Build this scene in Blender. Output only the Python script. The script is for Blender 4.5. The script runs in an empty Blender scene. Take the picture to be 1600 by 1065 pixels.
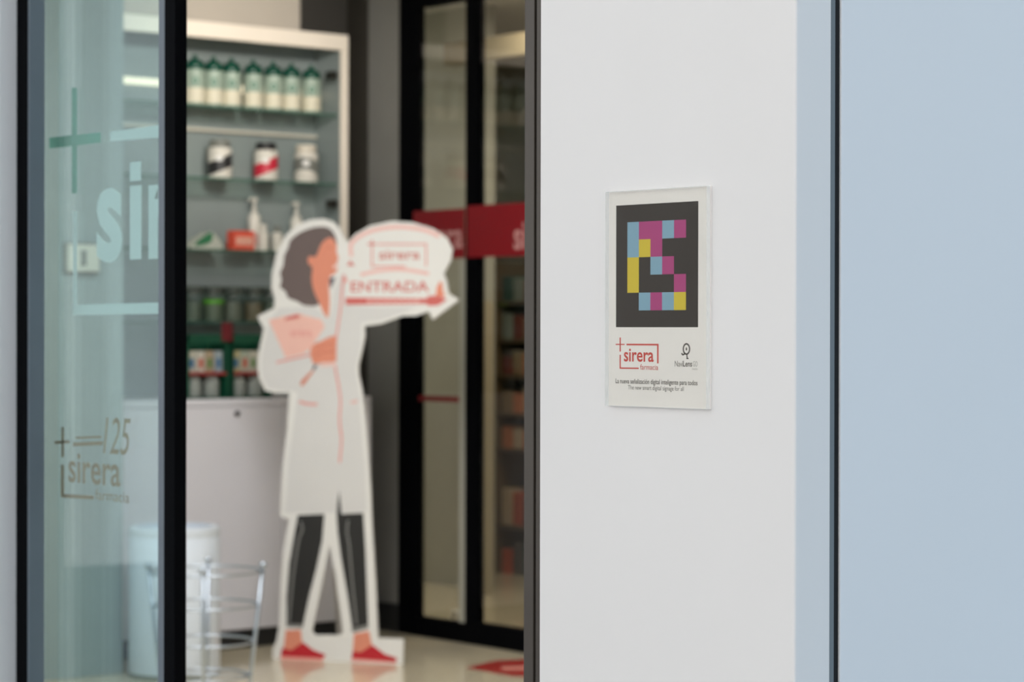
import bpy, bmesh, math, random
from mathutils import Vector, Matrix
from mathutils.geometry import tessellate_polygon
random.seed(7)
SC = bpy.context.scene
COL = SC.collection

# ------------------------------------------------------------------ camera, sky, sun, exposure
F_PX = 3778.0                      # 85 mm on a 36 mm sensor, 1600 px wide
PHI = math.radians(39.87)          # the facade runs 40 degrees left of the line of sight
cam_d = bpy.data.cameras.new('camera')
cam_d.sensor_width = 36.0
cam_d.lens = 85.0
cam_d.clip_end = 200
cam = bpy.data.objects.new('camera', cam_d)
COL.objects.link(cam)
CAM_POS = Vector((2.39, -2.26, 1.35))
cam.matrix_world = (Matrix.Translation(CAM_POS)
                    @ Matrix.Rotation(math.pi / 2 - PHI, 4, 'Z')
                    @ Matrix.Rotation(math.radians(90 - 0.25), 4, 'X')
                    @ Matrix.Rotation(math.radians(0.11), 4, 'Z'))
cam_d.dof.use_dof = True
cam_d.dof.focus_distance = 3.27
cam_d.dof.aperture_fstop = 6.3
SC.camera = cam

world = bpy.data.worlds.new('sky')
SC.world = world
world.use_nodes = True
bg = world.node_tree.nodes['Background']
bg.inputs['Color'].default_value = (0.61, 0.81, 1.0, 1)     # even, hazy blue daylight
bg.inputs['Strength'].default_value = 0.72

sun_d = bpy.data.lights.new('sun', 'SUN')
sun_d.energy = 9.4
sun_d.angle = math.radians(1.0)
sun_d.color = (1.0, 0.95, 0.9)
sun = bpy.data.objects.new('sun', sun_d)
COL.objects.link(sun)
sun.rotation_euler = Vector((0.25, -0.8, -0.75)).to_track_quat('-Z', 'Y').to_euler()

def ceiling_lamp(x, y, z, w, l, power, color=(1.0, 0.985, 0.975)):
    d = bpy.data.lights.new('ceiling_lamp', 'AREA')
    d.shape = 'RECTANGLE'
    d.size = w
    d.size_y = l
    d.energy = power
    d.color = color
    o = bpy.data.objects.new('ceiling_lamp', d)
    o.location = (x, y, z)
    COL.objects.link(o)
    return o

ceiling_lamp(-4.2, 1.6, 3.0, 1.0, 2.2, 56)
ceiling_lamp(-2.2, 1.6, 3.0, 1.0, 2.2, 60)
ceiling_lamp(-9.1, 4.95, 2.98, 0.5, 0.5, 13, (1.0, 0.96, 0.9))
ceiling_lamp(-6.5, 4.95, 2.98, 0.4, 0.4, 6, (1.0, 0.96, 0.9))
ceiling_lamp(-6.2, 5.3, 3.0, 1.0, 0.5, 30, (1.0, 0.88, 0.7))
sp_d = bpy.data.lights.new('added_shelf_spot', 'SPOT')      # added spot without a fixture, brightens the cabinet front and wall above
sp_d.energy = 160
sp_d.spot_size = math.radians(46)
sp_d.spot_blend = 0.9
sp_d.shadow_soft_size = 0.12
sp_d.color = (1.0, 0.93, 0.84)
sp = bpy.data.objects.new('added_shelf_spot', sp_d)
COL.objects.link(sp)
sp.location = (-4.3, 2.7, 2.95)
sp.rotation_euler = (Vector((-6.4, 3.5, 2.55)) - Vector(sp.location)).to_track_quat('-Z', 'Y').to_euler()

vs = SC.view_settings
vs.view_transform = 'Standard'
vs.look = 'None'
vs.gamma = 1.0
vs.exposure = 0.0
vs.use_curve_mapping = False

# ------------------------------------------------------------------ helpers: colour and materials
def lin(c):
    return tuple((v / 12.92 if v <= 0.04045 else ((v + 0.055) / 1.055) ** 2.4) for v in [k / 255 for k in c])

def mat(name, rgb, rough=0.5, metal=0.0, vary=0.05, scale=8.0, bump=0.0, spec=0.5, emit=0.0, coat=0.0):
    m = bpy.data.materials.new(name)
    m.use_nodes = True
    nt = m.node_tree
    b = nt.nodes['Principled BSDF']
    c = lin(rgb)
    b.inputs['Roughness'].default_value = rough
    b.inputs['Metallic'].default_value = metal
    b.inputs['Specular IOR Level'].default_value = spec
    b.inputs['Coat Weight'].default_value = coat
    tc = nt.nodes.new('ShaderNodeTexCoord')
    n = nt.nodes.new('ShaderNodeTexNoise')
    n.inputs['Scale'].default_value = scale
    n.inputs['Detail'].default_value = 4
    nt.links.new(tc.outputs['Object'], n.inputs['Vector'])
    r = nt.nodes.new('ShaderNodeValToRGB')
    r.color_ramp.elements[0].position = 0.3
    r.color_ramp.elements[1].position = 0.7
    r.color_ramp.elements[0].color = tuple(v * (1 - vary) for v in c) + (1,)
    r.color_ramp.elements[1].color = tuple(min(1, v * (1 + vary)) for v in c) + (1,)
    nt.links.new(n.outputs['Fac'], r.inputs['Fac'])
    nt.links.new(r.outputs['Color'], b.inputs['Base Color'])
    if bump:
        n2 = nt.nodes.new('ShaderNodeTexNoise')
        n2.inputs['Scale'].default_value = scale * 12
        bp = nt.nodes.new('ShaderNodeBump')
        bp.inputs['Strength'].default_value = bump
        bp.inputs['Distance'].default_value = 0.002
        nt.links.new(tc.outputs['Object'], n2.inputs['Vector'])
        nt.links.new(n2.outputs['Fac'], bp.inputs['Height'])
        nt.links.new(bp.outputs['Normal'], b.inputs['Normal'])
    if emit:
        b.inputs['Emission Color'].default_value = c + (1,)
        b.inputs['Emission Strength'].default_value = emit
    return m

def glass(name, tint=(0.93, 0.97, 0.96), ior=1.5, rough=0.0):
    m = bpy.data.materials.new(name)
    m.use_nodes = True
    nt = m.node_tree
    nt.nodes.clear()
    out = nt.nodes.new('ShaderNodeOutputMaterial')
    mix = nt.nodes.new('ShaderNodeMixShader')
    fr = nt.nodes.new('ShaderNodeFresnel')
    fr.inputs['IOR'].default_value = ior
    geo = nt.nodes.new('ShaderNodeNewGeometry')
    tr = nt.nodes.new('ShaderNodeBsdfTransparent')
    gl = nt.nodes.new('ShaderNodeBsdfGlossy')
    gl.inputs['Roughness'].default_value = rough
    tr.inputs['Color'].default_value = tint + (1,)
    # the pane is a thin closed box: the same (outside) fresnel on both of its faces
    flip = nt.nodes.new('ShaderNodeVectorMath'); flip.operation = 'SCALE'
    sg = nt.nodes.new('ShaderNodeMath'); sg.operation = 'MULTIPLY_ADD'
    sg.inputs[1].default_value = 0.0; sg.inputs[2].default_value = 1.0
    nt.links.new(geo.outputs['Backfacing'], sg.inputs[0])
    lw = nt.nodes.new('ShaderNodeLayerWeight')
    # schlick: f0 + (1-f0)(1-cos)^5 ; layer weight facing = 1-cos at blend 0.5
    lw.inputs['Blend'].default_value = 0.5
    p = nt.nodes.new('ShaderNodeMath'); p.operation = 'POWER'; p.inputs[1].default_value = 5
    f0 = ((ior - 1) / (ior + 1)) ** 2
    ma = nt.nodes.new('ShaderNodeMath'); ma.operation = 'MULTIPLY_ADD'
    ma.inputs[1].default_value = 1 - f0; ma.inputs[2].default_value = f0
    nt.links.new(lw.outputs['Facing'], p.inputs[0])
    nt.links.new(p.outputs[0], ma.inputs[0])
    nt.nodes.remove(fr); nt.nodes.remove(flip); nt.nodes.remove(sg); nt.nodes.remove(geo)
    nt.links.new(ma.outputs[0], mix.inputs[0])
    nt.links.new(tr.outputs[0], mix.inputs[1])
    nt.links.new(gl.outputs[0], mix.inputs[2])
    nt.links.new(mix.outputs[0], out.inputs['Surface'])
    return m

M = {
    'render':   mat('white_render', (230, 229, 227), 0.75, vary=0.012, scale=3, bump=0.04),
    'metal_w':  mat('white_cladding', (229, 231, 232), 0.45, vary=0.012, scale=2),
    'black':    mat('black_gap', (8, 8, 9), 0.8),
    'frame':    mat('dark_frame', (5, 6, 9), 0.7, vary=0.1, scale=6, spec=0.04),
    'frame_b':  mat('bronze_frame', (66, 60, 53), 0.35, vary=0.08, scale=6),
    'bead':     mat('grey_bead_and_lit_side', (96, 108, 118), 0.4),
    'glass':    glass('clear_glass', (0.90, 0.96, 0.97)),
    'glass_in': glass('interior_glass', (0.93, 0.93, 0.90)),
    'glass_sh': glass('shelf_glass', (0.88, 0.96, 0.93)),
    'acrylic':  glass('clear_acrylic', (0.98, 0.99, 0.985), 1.49),
    'acr_edge': mat('acrylic_edge', (240, 243, 241), 0.25, vary=0.02),
    'floor':    mat('polished_floor', (208, 197, 172), 0.12, vary=0.04, scale=14, spec=0.6),
    'ground':   mat('paving', (165, 165, 168), 0.85, vary=0.12, scale=5, bump=0.2),
    'opp':      mat('sunlit_render', (226, 223, 220), 0.9, vary=0.06, scale=1.5),
    'opp_win':  mat('dark_window', (40, 44, 48), 0.15),
    'opp_shop': mat('shop_front', (92, 78, 64), 0.4),
    'wall_in':  mat('grey_green_wall', (144, 158, 157), 0.6, vary=0.02),
    'wall_lt':  mat('cream_wall', (186, 178, 167), 0.7, vary=0.02),
    'wall_dk':  mat('charcoal_wall', (66, 63, 57), 0.6, vary=0.06),
    'wall_gr':  mat('mid_grey_wall', (138, 137, 133), 0.5, vary=0.04),
    'skirt':    mat('dark_skirting', (44, 44, 44), 0.5),
    'ceil':     mat('white_ceiling', (225, 225, 222), 0.8, vary=0.01),
    'back_w':   mat('olive_grey_wall', (178, 178, 168), 0.7, vary=0.03),
    'back_b':   mat('brown_wall', (96, 86, 68), 0.7, vary=0.06),
    'lamw':     mat('white_laminate_daylight_tint', (222, 221, 228), 0.4, vary=0.01),  # bluish cast of daylight from the doorway mixed into the white
    'lamc':     mat('cream_laminate', (250, 240, 226), 0.4, vary=0.01),
    'led':      mat('light_bar', (255, 238, 208), 0.4, emit=0.9),
    'cab_bk':   mat('cabinet_back', (138, 148, 147), 0.35, vary=0.03),
    'chrome':   mat('chrome', (178, 188, 200), 0.3, metal=1.0, vary=0.02),
    'dark_met': mat('dark_metal', (70, 68, 64), 0.35, metal=0.8),
    'board':    mat('white_foam_board', (228, 227, 224), 0.55, vary=0.01),
}
M['acr_edge'].node_tree.nodes['Principled BSDF'].inputs['Alpha'].default_value = 0.5
def P(name, rgb, rough=0.55, **k):
    if name not in M:
        M[name] = mat(name, rgb, rough, vary=0.015, **k)
    return M[name]

# ------------------------------------------------------------------ helpers: pixel rays and local frames
def ray(px, py):
    d = Vector(((px - 800) / F_PX, (532.5 - py) / F_PX, -1))
    return (cam.matrix_world.to_3x3() @ d).normalized()
cam_q = cam.matrix_world.copy()

class Frame:
    """a vertical plane: origin on it, u runs to the right, v runs away from the viewer, z up"""
    def __init__(self, o, u):
        self.o = Vector(o)
        self.u = Vector((u[0], u[1], 0)).normalized()
        self.v = Vector((-self.u.y, self.u.x, 0))
        self.m = Matrix(((self.u.x, self.v.x, 0, self.o.x), (self.u.y, self.v.y, 0, self.o.y), (0, 0, 1, self.o.z), (0, 0, 0, 1)))
    def at(self, px, py, dv=0.0):
        d = ray(px, py)
        o = self.o + self.v * dv
        t = (o - CAM_POS).dot(self.v) / d.dot(self.v)
        p = CAM_POS + d * t - self.o
        return (p.dot(self.u), p.z)
    def pts(self, l, dv=0.0):
        return [self.at(a, b, dv) for a, b in l]
def YP(y): return Frame((0, y, 0), (1, 0))
def XP(x): return Frame((x, 0, 0), (0, 1))
def fx(px, y): return YP(y).at(px, 516)[0]
def fy(px, x): return XP(x).at(px, 516)[0]
def fz_y(px, py, y): return YP(y).at(px, py)[1]
def fz_x(px, py, x): return XP(x).at(px, py)[1]

# ------------------------------------------------------------------ helpers: objects
def link(name, me, m=None, parent=None, mw=None):
    o = bpy.data.objects.new(name, me)
    COL.objects.link(o)
    if m is not None and me is not None and not me.materials:
        me.materials.append(m)
    if parent is not None:
        o.parent = parent
    if mw is not None:
        o.matrix_world = mw
    return o
def thing(name, label, cat, loc=(0, 0, 0), rz=0, group=None, mw=None):
    o = bpy.data.objects.new(name, None)
    COL.objects.link(o)
    o.empty_display_size = 0.1
    if mw is not None:
        o.matrix_world = mw
    else:
        o.location = loc
        o.rotation_euler = (0, 0, rz)
    return tag(o, label, cat, group)
def tag(o, label, cat, group=None):
    o['label'] = label
    o['category'] = cat
    if group:
        o['group'] = group
    return o
def struct(o):
    o['kind'] = 'structure'
    return o

def mesh(verts, faces, smooth=False):
    me = bpy.data.meshes.new('mesh')
    me.from_pydata([tuple(v) for v in verts], [], faces)
    me.update()
    if smooth:
        for p in me.polygons:
            p.use_smooth = True
    return me
def from_bm(bm, smooth=False):
    bmesh.ops.recalc_face_normals(bm, faces=bm.faces[:])
    me = bpy.data.meshes.new('mesh')
    bm.to_mesh(me)
    bm.free()
    if smooth:
        for p in me.polygons:
            p.use_smooth = True
    return me
def boxes(bs, bevel=0.0, seg=2):
    """bs: list of (x0,x1,y0,y1,z0,z1)"""
    bm = bmesh.new()
    for b in bs:
        r = bmesh.ops.create_cube(bm, size=1)
        x0, x1, y0, y1, z0, z1 = b
        for v in r['verts']:
            v.co = Vector(((x0 + x1) / 2 + v.co.x * (x1 - x0), (y0 + y1) / 2 + v.co.y * (y1 - y0), (z0 + z1) / 2 + v.co.z * (z1 - z0)))
    if bevel:
        bmesh.ops.bevel(bm, geom=bm.edges[:], offset=bevel, segments=seg, affect='EDGES', profile=0.5)
    return from_bm(bm)
def box(x0, x1, y0, y1, z0, z1, bevel=0.0, seg=2):
    return boxes([(x0, x1, y0, y1, z0, z1)], bevel, seg)
def lathe(prof, n=28, close=True, arc=2 * math.pi):
    """prof: list of (r, z)"""
    bm = bmesh.new()
    rings = []
    for r, z in prof:
        rings.append([bm.verts.new((r * math.cos(arc * k / n), r * math.sin(arc * k / n), z)) for k in range(n)])
    for a, b in zip(rings, rings[1:]):
        for k in range(n):
            bm.faces.new((a[k], a[(k + 1) % n], b[(k + 1) % n], b[k]))
    if close:
        bm.faces.new(rings[0][::-1])
        bm.faces.new(rings[-1])
    me = from_bm(bm)
    for p in me.polygons:
        p.use_smooth = len(p.vertices) == 4
    try:
        me.set_sharp_from_angle(angle=math.radians(40))
    except Exception:
        pass
    return me
def tube(path, r, n=10, closed=False):
    path = [Vector(p) for p in path]
    bm = bmesh.new()
    rings = []
    N = len(path)
    for i, p in enumerate(path):
        a = path[(i - 1) % N] if (closed or i > 0) else p
        b = path[(i + 1) % N] if (closed or i < N - 1) else p
        t = (b - a).normalized()
        ref = Vector((0, 0, 1)) if abs(t.z) < 0.9 else Vector((1, 0, 0))
        s = t.cross(ref).normalized()
        w = s.cross(t)
        rings.append([bm.verts.new(p + (s * math.cos(2 * math.pi * k / n) + w * math.sin(2 * math.pi * k / n)) * r) for k in range(n)])
    pairs = list(zip(rings, rings[1:])) + ([(rings[-1], rings[0])] if closed else [])
    for a, b in pairs:
        for k in range(n):
            bm.faces.new((a[k], a[(k + 1) % n], b[(k + 1) % n], b[k]))
    if not closed:
        bm.faces.new(rings[0][::-1])
        bm.faces.new(rings[-1])
    return from_bm(bm, True)
def ball(r, c=(0, 0, 0)):
    bm = bmesh.new()
    bmesh.ops.create_uvsphere(bm, u_segments=16, v_segments=10, radius=r)
    bmesh.ops.translate(bm, verts=bm.verts[:], vec=c)
    return from_bm(bm, True)
def spline(pts, k=5, closed=True):
    out = []
    n = len(pts)
    for i in range(n if closed else n - 1):
        if closed:
            p0, p1, p2, p3 = pts[(i - 1) % n], pts[i], pts[(i + 1) % n], pts[(i + 2) % n]
        else:
            p0, p1, p2, p3 = pts[max(i - 1, 0)], pts[i], pts[i + 1], pts[min(i + 2, n - 1)]
        for j in range(k):
            t = j / k
            out.append(tuple(0.5 * ((2 * p1[a]) + (-p0[a] + p2[a]) * t + (2 * p0[a] - 5 * p1[a] + 4 * p2[a] - p3[a]) * t * t + (-p0[a] + 3 * p1[a] - 3 * p2[a] + p3[a]) * t ** 3) for a in (0, 1)))
    if not closed:
        out.append(tuple(pts[-1]))
    return out
def plate(loops, v0, v1):
    """flat shape: loops of (u, z), the first is the outline, the others are holes; from depth v0 (front) to v1"""
    flat = [p for l in loops for p in l]
    tris = tessellate_polygon([[Vector((a, b, 0)) for a, b in l] for l in loops])
    n = len(flat)
    verts = [(a, v0, b) for a, b in flat] + [(a, v1, b) for a, b in flat]
    faces = [tuple(t) for t in tris] + [tuple(i + n for i in reversed(t)) for t in tris]
    s = 0
    for l in loops:
        k = len(l)
        for i in range(k):
            a, b = s + i, s + (i + 1) % k
            faces.append((a, b, b + n, a + n))
        s += k
    me = mesh(verts, faces)
    bm = bmesh.new()
    bm.from_mesh(me)
    bmesh.ops.recalc_face_normals(bm, faces=bm.faces[:])
    bm.to_mesh(me)
    bm.free()
    return me
def ribbon(pts, w, closed=False):
    """outline of a line of width w through (u, z) points; returns the loops for plate()"""
    P_ = [Vector(p) for p in pts]
    n = len(P_)
    L, R = [], []
    for i, p in enumerate(P_):
        a = P_[(i - 1) % n] if (closed or i > 0) else p
        b = P_[(i + 1) % n] if (closed or i < n - 1) else p
        d1 = (p - a).normalized() if (p - a).length > 0 else (b - p).normalized()
        d2 = (b - p).normalized() if (b - p).length > 0 else d1
        t = (d1 + d2).normalized()
        nrm = Vector((-t.y, t.x))
        k = w / 2 / max(0.4, nrm.dot(Vector((-d1.y, d1.x))))
        L.append(tuple(p + nrm * k))
        R.append(tuple(p - nrm * k))
    if closed:
        return [L, R[::-1]]
    return [L + R[::-1]]
def text_mesh(s, box_, v0, bold=0.0, shear=0.0, v1=None):
    """lettering fitted into the rectangle (u0, z0, u1, z1)"""
    cu = bpy.data.curves.new('lettering', 'FONT')
    cu.body = s
    cu.offset = bold
    cu.shear = shear
    cu.resolution_u = 4
    cu.fill_mode = 'FRONT'
    o = bpy.data.objects.new('lettering', cu)
    COL.objects.link(o)
    dg = bpy.context.evaluated_depsgraph_get()
    me = bpy.data.meshes.new_from_object(o.evaluated_get(dg))
    bpy.data.objects.remove(o)
    xs = [v.co.x for v in me.vertices]
    ys = [v.co.y for v in me.vertices]
    x0, x1, y0, y1 = min(xs), max(xs), min(ys), max(ys)
    u0, z0, u1, z1 = box_
    for v in me.vertices:
        v.co = Vector((u0 + (v.co.x - x0) / (x1 - x0) * (u1 - u0), v0, z0 + (v.co.y - y0) / (y1 - y0) * (z1 - z0)))
    me.materials.clear()
    me.update()
    return me
def fit(fr, px0, py_top, px1, py_bot, dv=0.0):
    u0, zt = fr.at(px0, (py_top + py_bot) / 2, dv)[0], 0
    u1 = fr.at(px1, (py_top + py_bot) / 2, dv)[0]
    pm = (px0 + px1) / 2
    return (u0, fr.at(pm, py_bot, dv)[1], u1, fr.at(pm, py_top, dv)[1])
def rect(u0, z0, u1, z1):
    return [(u0, z0), (u1, z0), (u1, z1), (u0, z1)]

# ------------------------------------------------------------------ the setting
YB = 4.28                  # plane of the back glass doors
XL = -6.40                 # left wall / front of the tall display cabinet
XC = -6.22                 # front of the base cabinet
YF = 0.10                  # face of the dark shop-front frames
H = 3.05
PIL0 = fx(843, 0.0)
PIL1 = fx(1243, 0.0)
T1 = fy(1303, PIL1)
T2 = fy(1313.5, PIL1)

# outside
struct(link('floor_pavement', box(-60, 26, -30, YF, -0.3, 0.0), M['ground']))
opp = struct(link('wall_opposite', box(-15.6, 26, -13.0, -12.0, 0, 14), M['opp']))
struct(link('wall_added_grey', box(-60, -15.62, -13.0, -12.0, 0, 12), mat('grey_stone', (158, 162, 164), 0.9, vary=0.05, scale=1.5)))  # unseen facade, added to darken what the left glass reflects
wins = []
for fl in range(3):
    for k in range(11):
        x = -14.6 + k * 4.0
        wins.append((x, x + 1.3, -12.01, -11.98, 4.2 + fl * 2.4, 5.9 + fl * 2.4))
link('window', boxes(wins), M['opp_win'], opp)['kind'] = 'stuff'
link('shop_front', boxes([(-15.2 + k * 5.0, -11.8 + k * 5.0, -12.01, -11.97, 0.2, 2.9) for k in range(8)]), M['opp_shop'], opp)['kind'] = 'stuff'

# facade
wf = struct(link('wall_front', box(PIL0, PIL1, 0.0, T1, 0.0, 2.6, 0.003, 3), M['render']))
link('joint_edge', box(PIL1 - 0.03, PIL1 + 0.0003, fy(1297, PIL1), T1 + 0.0008, 0.0, 2.6), P('grey_joint_edge', (112, 120, 124), 0.4), wf)
link('joint_shade_filler', box(PIL1 - 0.06, PIL1 - 0.003, T1 + 0.001, T2 - 0.0002, 0.0, 2.6), M['black'], wf)  # black filler, the darkness of the open gap given as colour
link('backing', box(PIL0 + 0.02, PIL1 - 0.09, T1 - 0.004, 0.22, 0.0, 2.6), M['black'], wf)
struct(link('wall_right', box(0.03, PIL1, T2, 4.6, 0.0, 2.6, 0.0015, 2), M['metal_w']))
struct(link('wall_front_upper', box(-11.2, PIL1, 0.0, 0.22, 2.6, 8.0), M['render']))
XJ = fx(25, YF)            # left reveal
struct(link('wall_front_left', box(-7.6, XJ, 0.06, YF + 0.034, 0.0, 2.6, 0.004, 3), M['metal_w']))
struct(link('roof', box(-11.2, PIL1 - 0.02, 0.03, 9.0, 3.2, 7.98), M['render']))  # unseen upper storeys as one block, raised to keep the street in shade
struct(link('ceiling', box(-11.2, 0.3, 0.22, 9.0, H, 3.2), M['ceil']))
struct(link('floor', box(-11.2, 0.03, YF, 9.0, -0.3, 0.0), M['floor']))

# fixed window left of the opening: frame, bead and pane
w1 = struct(thing('window_1', '', 'window', (0, 0, 0)))
del w1['label']; del w1['category']
a0, a1 = XJ, fx(42, YF)
link('frame', box(a0, a1, YF, YF + 0.036, 0.0, 2.6, 0.002), M['frame'], w1)
link('frame', box(a1 - 0.001, a1 + 0.006, YF + 0.002, YF + 0.036, 0.0, 2.6), M['bead'], w1)  # side of the black frame, its skylight put into a grey-blue colour
p0, p1 = fx(256, YF), fx(273, YF)
link('post', box(p0, p1, YF, YF + 0.026, 0.0, 2.6, 0.0015), M['frame'], w1)
link('bead', box(fx(247, YF + 0.01), p0, YF + 0.01, YF + 0.036, 0.0, 2.6, 0.001), M['bead'], w1)
yp = YF + 0.036
link('glass_pane', box(a1, fx(268, yp), yp, yp + 0.008, 0.05, 2.55), M['glass'], w1)
link('bottom_rail', box(a1, p1, YF, YF + 0.07, 0.0, 0.08), M['frame'], w1)

# sliding leaf with the lettering, slid open behind the fixed window
YD = YF + 0.085
d1 = struct(thing('door_1', '', 'door', (0, 0, 0)))
del d1['label']; del d1['category']
link('glass_pane', box(XJ + 0.02, fx(258, YD), YD, YD + 0.008, 0.06, 2.5), M['glass'], d1)
link('stile', box(fx(258, YD), fx(277, YD), YD - 0.012, YD + 0.02, 0.0, 2.55, 0.002), M['frame'], d1)
link('bottom_rail', box(XJ + 0.02, fx(258, YD), YD - 0.012, YD + 0.02, 0.0, 0.06), M['frame'], d1)
fd = YP(YD - 0.0008)
green = P('green_film', (84, 150, 130), 0.6)
frost = P('white_film', (190, 210, 204), 0.6)
gold = P('gold_film', (124, 110, 72), 0.45)
def decal(name, loops, m, lab=None):
    o = link(name, plate(loops, 0, 0.0006), m, d1, fd.m)
    if lab:
        o['label'] = lab
    return o
def pxpoly(l): return fd.pts(l)
decal('cross', [pxpoly([(77, 215), (112, 211), (112, 137), (120, 137), (120, 210.5), (157, 206.5), (157, 222.5), (120, 227), (120, 302), (112, 302), (112, 228), (77, 232)])], green, 'green cross on the glass')
decal('line', [pxpoly([(172, 206), (257, 194), (257, 214), (172, 221)])], frost)
decal('line', [pxpoly([(114, 330), (120, 330), (120, 476), (257, 472), (257, 490), (114, 492)])], frost)
o = link('lettering', text_mesh('s', fit(fd, 151, 294, 191, 410), 0.0, 0.03), frost, d1, fd.m)
o['label'] = 'large frosted letter s'
link('lettering', text_mesh('\u0131', fit(fd, 203, 290, 221, 405), 0.0, 0.045), frost, d1, fd.m)
link('lettering', plate([fd.pts([(203, 254), (220, 252), (220, 282), (203, 283)])], 0, 0.0006), frost, d1, fd.m)
link('lettering', text_mesh('r', fit(fd, 232, 286, 268, 404), 0.0, 0.045), frost, d1, fd.m)
# gold anniversary logo
g = fd.pts
decal('line', [g([(85, 689), (108, 687.5), (108, 692), (85, 693.5)])], gold)
decal('line', [g([(96, 667), (99.5, 667), (99.5, 714), (96, 714)])], gold)
decal('line', [g([(114, 691), (160, 689), (160, 695), (114, 697)])], gold)
decal('line', [g([(118, 682), (158, 680.5), (158, 684), (118, 685.5)])], gold)
decal('line', [g([(95, 726), (99.5, 726), (99.5, 771.5), (146, 774), (146, 780), (95, 777)])], gold)
link('lettering', text_mesh('125', fit(fd, 161, 652, 204, 710), 0.0, 0.0, 0.25), gold, d1, fd.m)
link('lettering', text_mesh('sirera', fit(fd, 107, 710, 188, 757), 0.0, 0.012), gold, d1, fd.m)['label'] = 'gold lettering under the anniversary number'
link('lettering', text_mesh('farmacia', fit(fd, 149, 766, 202, 783), 0.0, 0.0), gold, d1, fd.m)

# right jamb of the opening: two bronze faces with a black groove
w2 = struct(thing('trim_1', '', 'trim', (0, 0, 0)))
del w2['label']; del w2['category']
link('face', box(fx(819, YF), fx(834, YF), YF, YF + 0.05, 0.0, 2.6, 0.001), M['frame_b'], w2)
link('face', box(fx(837.5, YF), fx(860, YF), YF, YF + 0.05, 0.0, 2.6, 0.001), M['frame_b'], w2)
link('groove', box(fx(834, YF), fx(837.5, YF), YF + 0.02, YF + 0.05, 0.0, 2.6), M['black'], w2)
struct(link('trim_2', box(XJ, PIL0 + 0.02, YF, YF + 0.14, 2.5, 2.6), M['frame']))

# left wall of the shop with the niche of the display cabinet
yc0, yc1 = 2.70, fy(543, XL)
ztop = fz_x(400, 41, XL)
XP_ = -5.88
yp1 = fy(193, XP_)
struct(link('wall_left', box(-7.2, XP_, YF + 0.034, yp1, 0.0, H, 0.003), M['wall_in']))
ym = fy(472, XL)
struct(link('wall_left_upper', box(-6.86, XL - 0.02, yc0, ym, ztop, H), M['wall_lt']))
struct(link('wall_left_bulkhead', box(-6.86, XL - 0.01, ym, yc1, ztop, H), P('dark_bulkhead', (46, 44, 41), 0.7)))
struct(link('wall_left_niche', box(-7.2, -6.86, yp1, YB, 0.0, H), M['wall_dk']))
# back wall: charcoal strip, grey panel, then the glass doors
xb0, xb1, xb2, xb3 = fx(575, YB), fx(626, YB), fx(655, YB), fx(730, YB)
struct(link('wall_back_charcoal', box(-6.86, xb0, YB, YB + 0.12, 0.0, H), M['wall_dk']))
struct(link('wall_back', box(xb0, xb1, YB, YB + 0.12, 0.0, H), M['wall_gr']))
zb = fz_y(600, 940, YB)
struct(link('baseboard_back', box(-6.44, xb1, YB - 0.015, YB, 0.0, zb, 0.002), M['skirt']))

# back glass doors
d2 = struct(thing('door_2', '', 'door', (0, 0, 0)))
del d2['label']; del d2['category']
ztr = fz_y(700, 4, YB)
xb4 = fx(749, YB)
xb5 = fx(905, YB)
link('stile', box(xb1, xb2, YB - 0.012, YB + 0.03, 0.0, H, 0.002), M['frame'], d2)
link('stile', box(xb3, xb4, YB - 0.012, YB + 0.03, 0.0, H, 0.002), M['frame'], d2)
link('stile', box(xb5, xb5 + 0.08, YB - 0.03, YB + 0.06, 0.0, H, 0.002), M['frame'], d2)
zr = 0.087
link('bottom_rail', box(xb2, xb3, YB - 0.010, YB + 0.03, 0.0, zr, 0.002), M['frame'], d2)
link('bottom_rail', box(xb4, xb5, YB - 0.0125, YB + 0.03, 0.0, zr + 0.01, 0.002), M['frame'], d2)
link('top_rail', box(xb2, xb3, YB - 0.02, YB + 0.05, ztr, H, 0.002), M['frame'], d2)
link('top_rail', box(xb4, xb5, YB - 0.02, YB + 0.05, ztr, H, 0.002), M['frame'], d2)
link('glass_pane', box(xb2, xb3, YB, YB + 0.008, zr, ztr), M['glass_in'], d2)
link('glass_pane', box(xb4, xb5, YB, YB + 0.008, zr, ztr), M['glass_in'], d2)
link('edge_trim', box(fx(719, YB), xb3, YB - 0.004, YB + 0.012, zr, fz_y(725, 405, YB)), P('pale_edge', (176, 176, 164)), d2)
red = P('red_film', (138, 6, 24), 0.4)
fb = YP(YB - 0.002)
zb1, zb0 = fz_y(690, 328, YB), fz_y(690, 404, YB)
link('red_band', box(fx(650, YB), xb3, YB - 0.0165, YB - 0.0135, zb0, zb1), red, d2)
link('red_band', box(xb3 + 0.02, xb5, YB - 0.0170, YB - 0.0137, zb0, zb1 + 0.01), red, d2)
fb = YP(YB - 0.0177)
palered = P('pale_lettering', (206, 150, 148), 0.5)
link('lettering', text_mesh('sirera', fit(fb, 652, 350, 723, 389), 0, 0.02), palered, d2, fb.m)
link('lettering', text_mesh('sirera', fit(fb, 803, 346, 880, 389), 0, 0.02), palered, d2, fb.m)
link('red_strip', box(xb2, fx(718, YB), YB - 0.003, YB - 0.001, fz_y(690, 627, YB), fz_y(690, 619, YB)), P('dark_red_strip', (132, 28, 36)), d2)
struct(link('wall_back_right', box(xb5 + 0.08, 0.03, YB, YB + 0.12, 0.0, H), M['wall_lt']))
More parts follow.
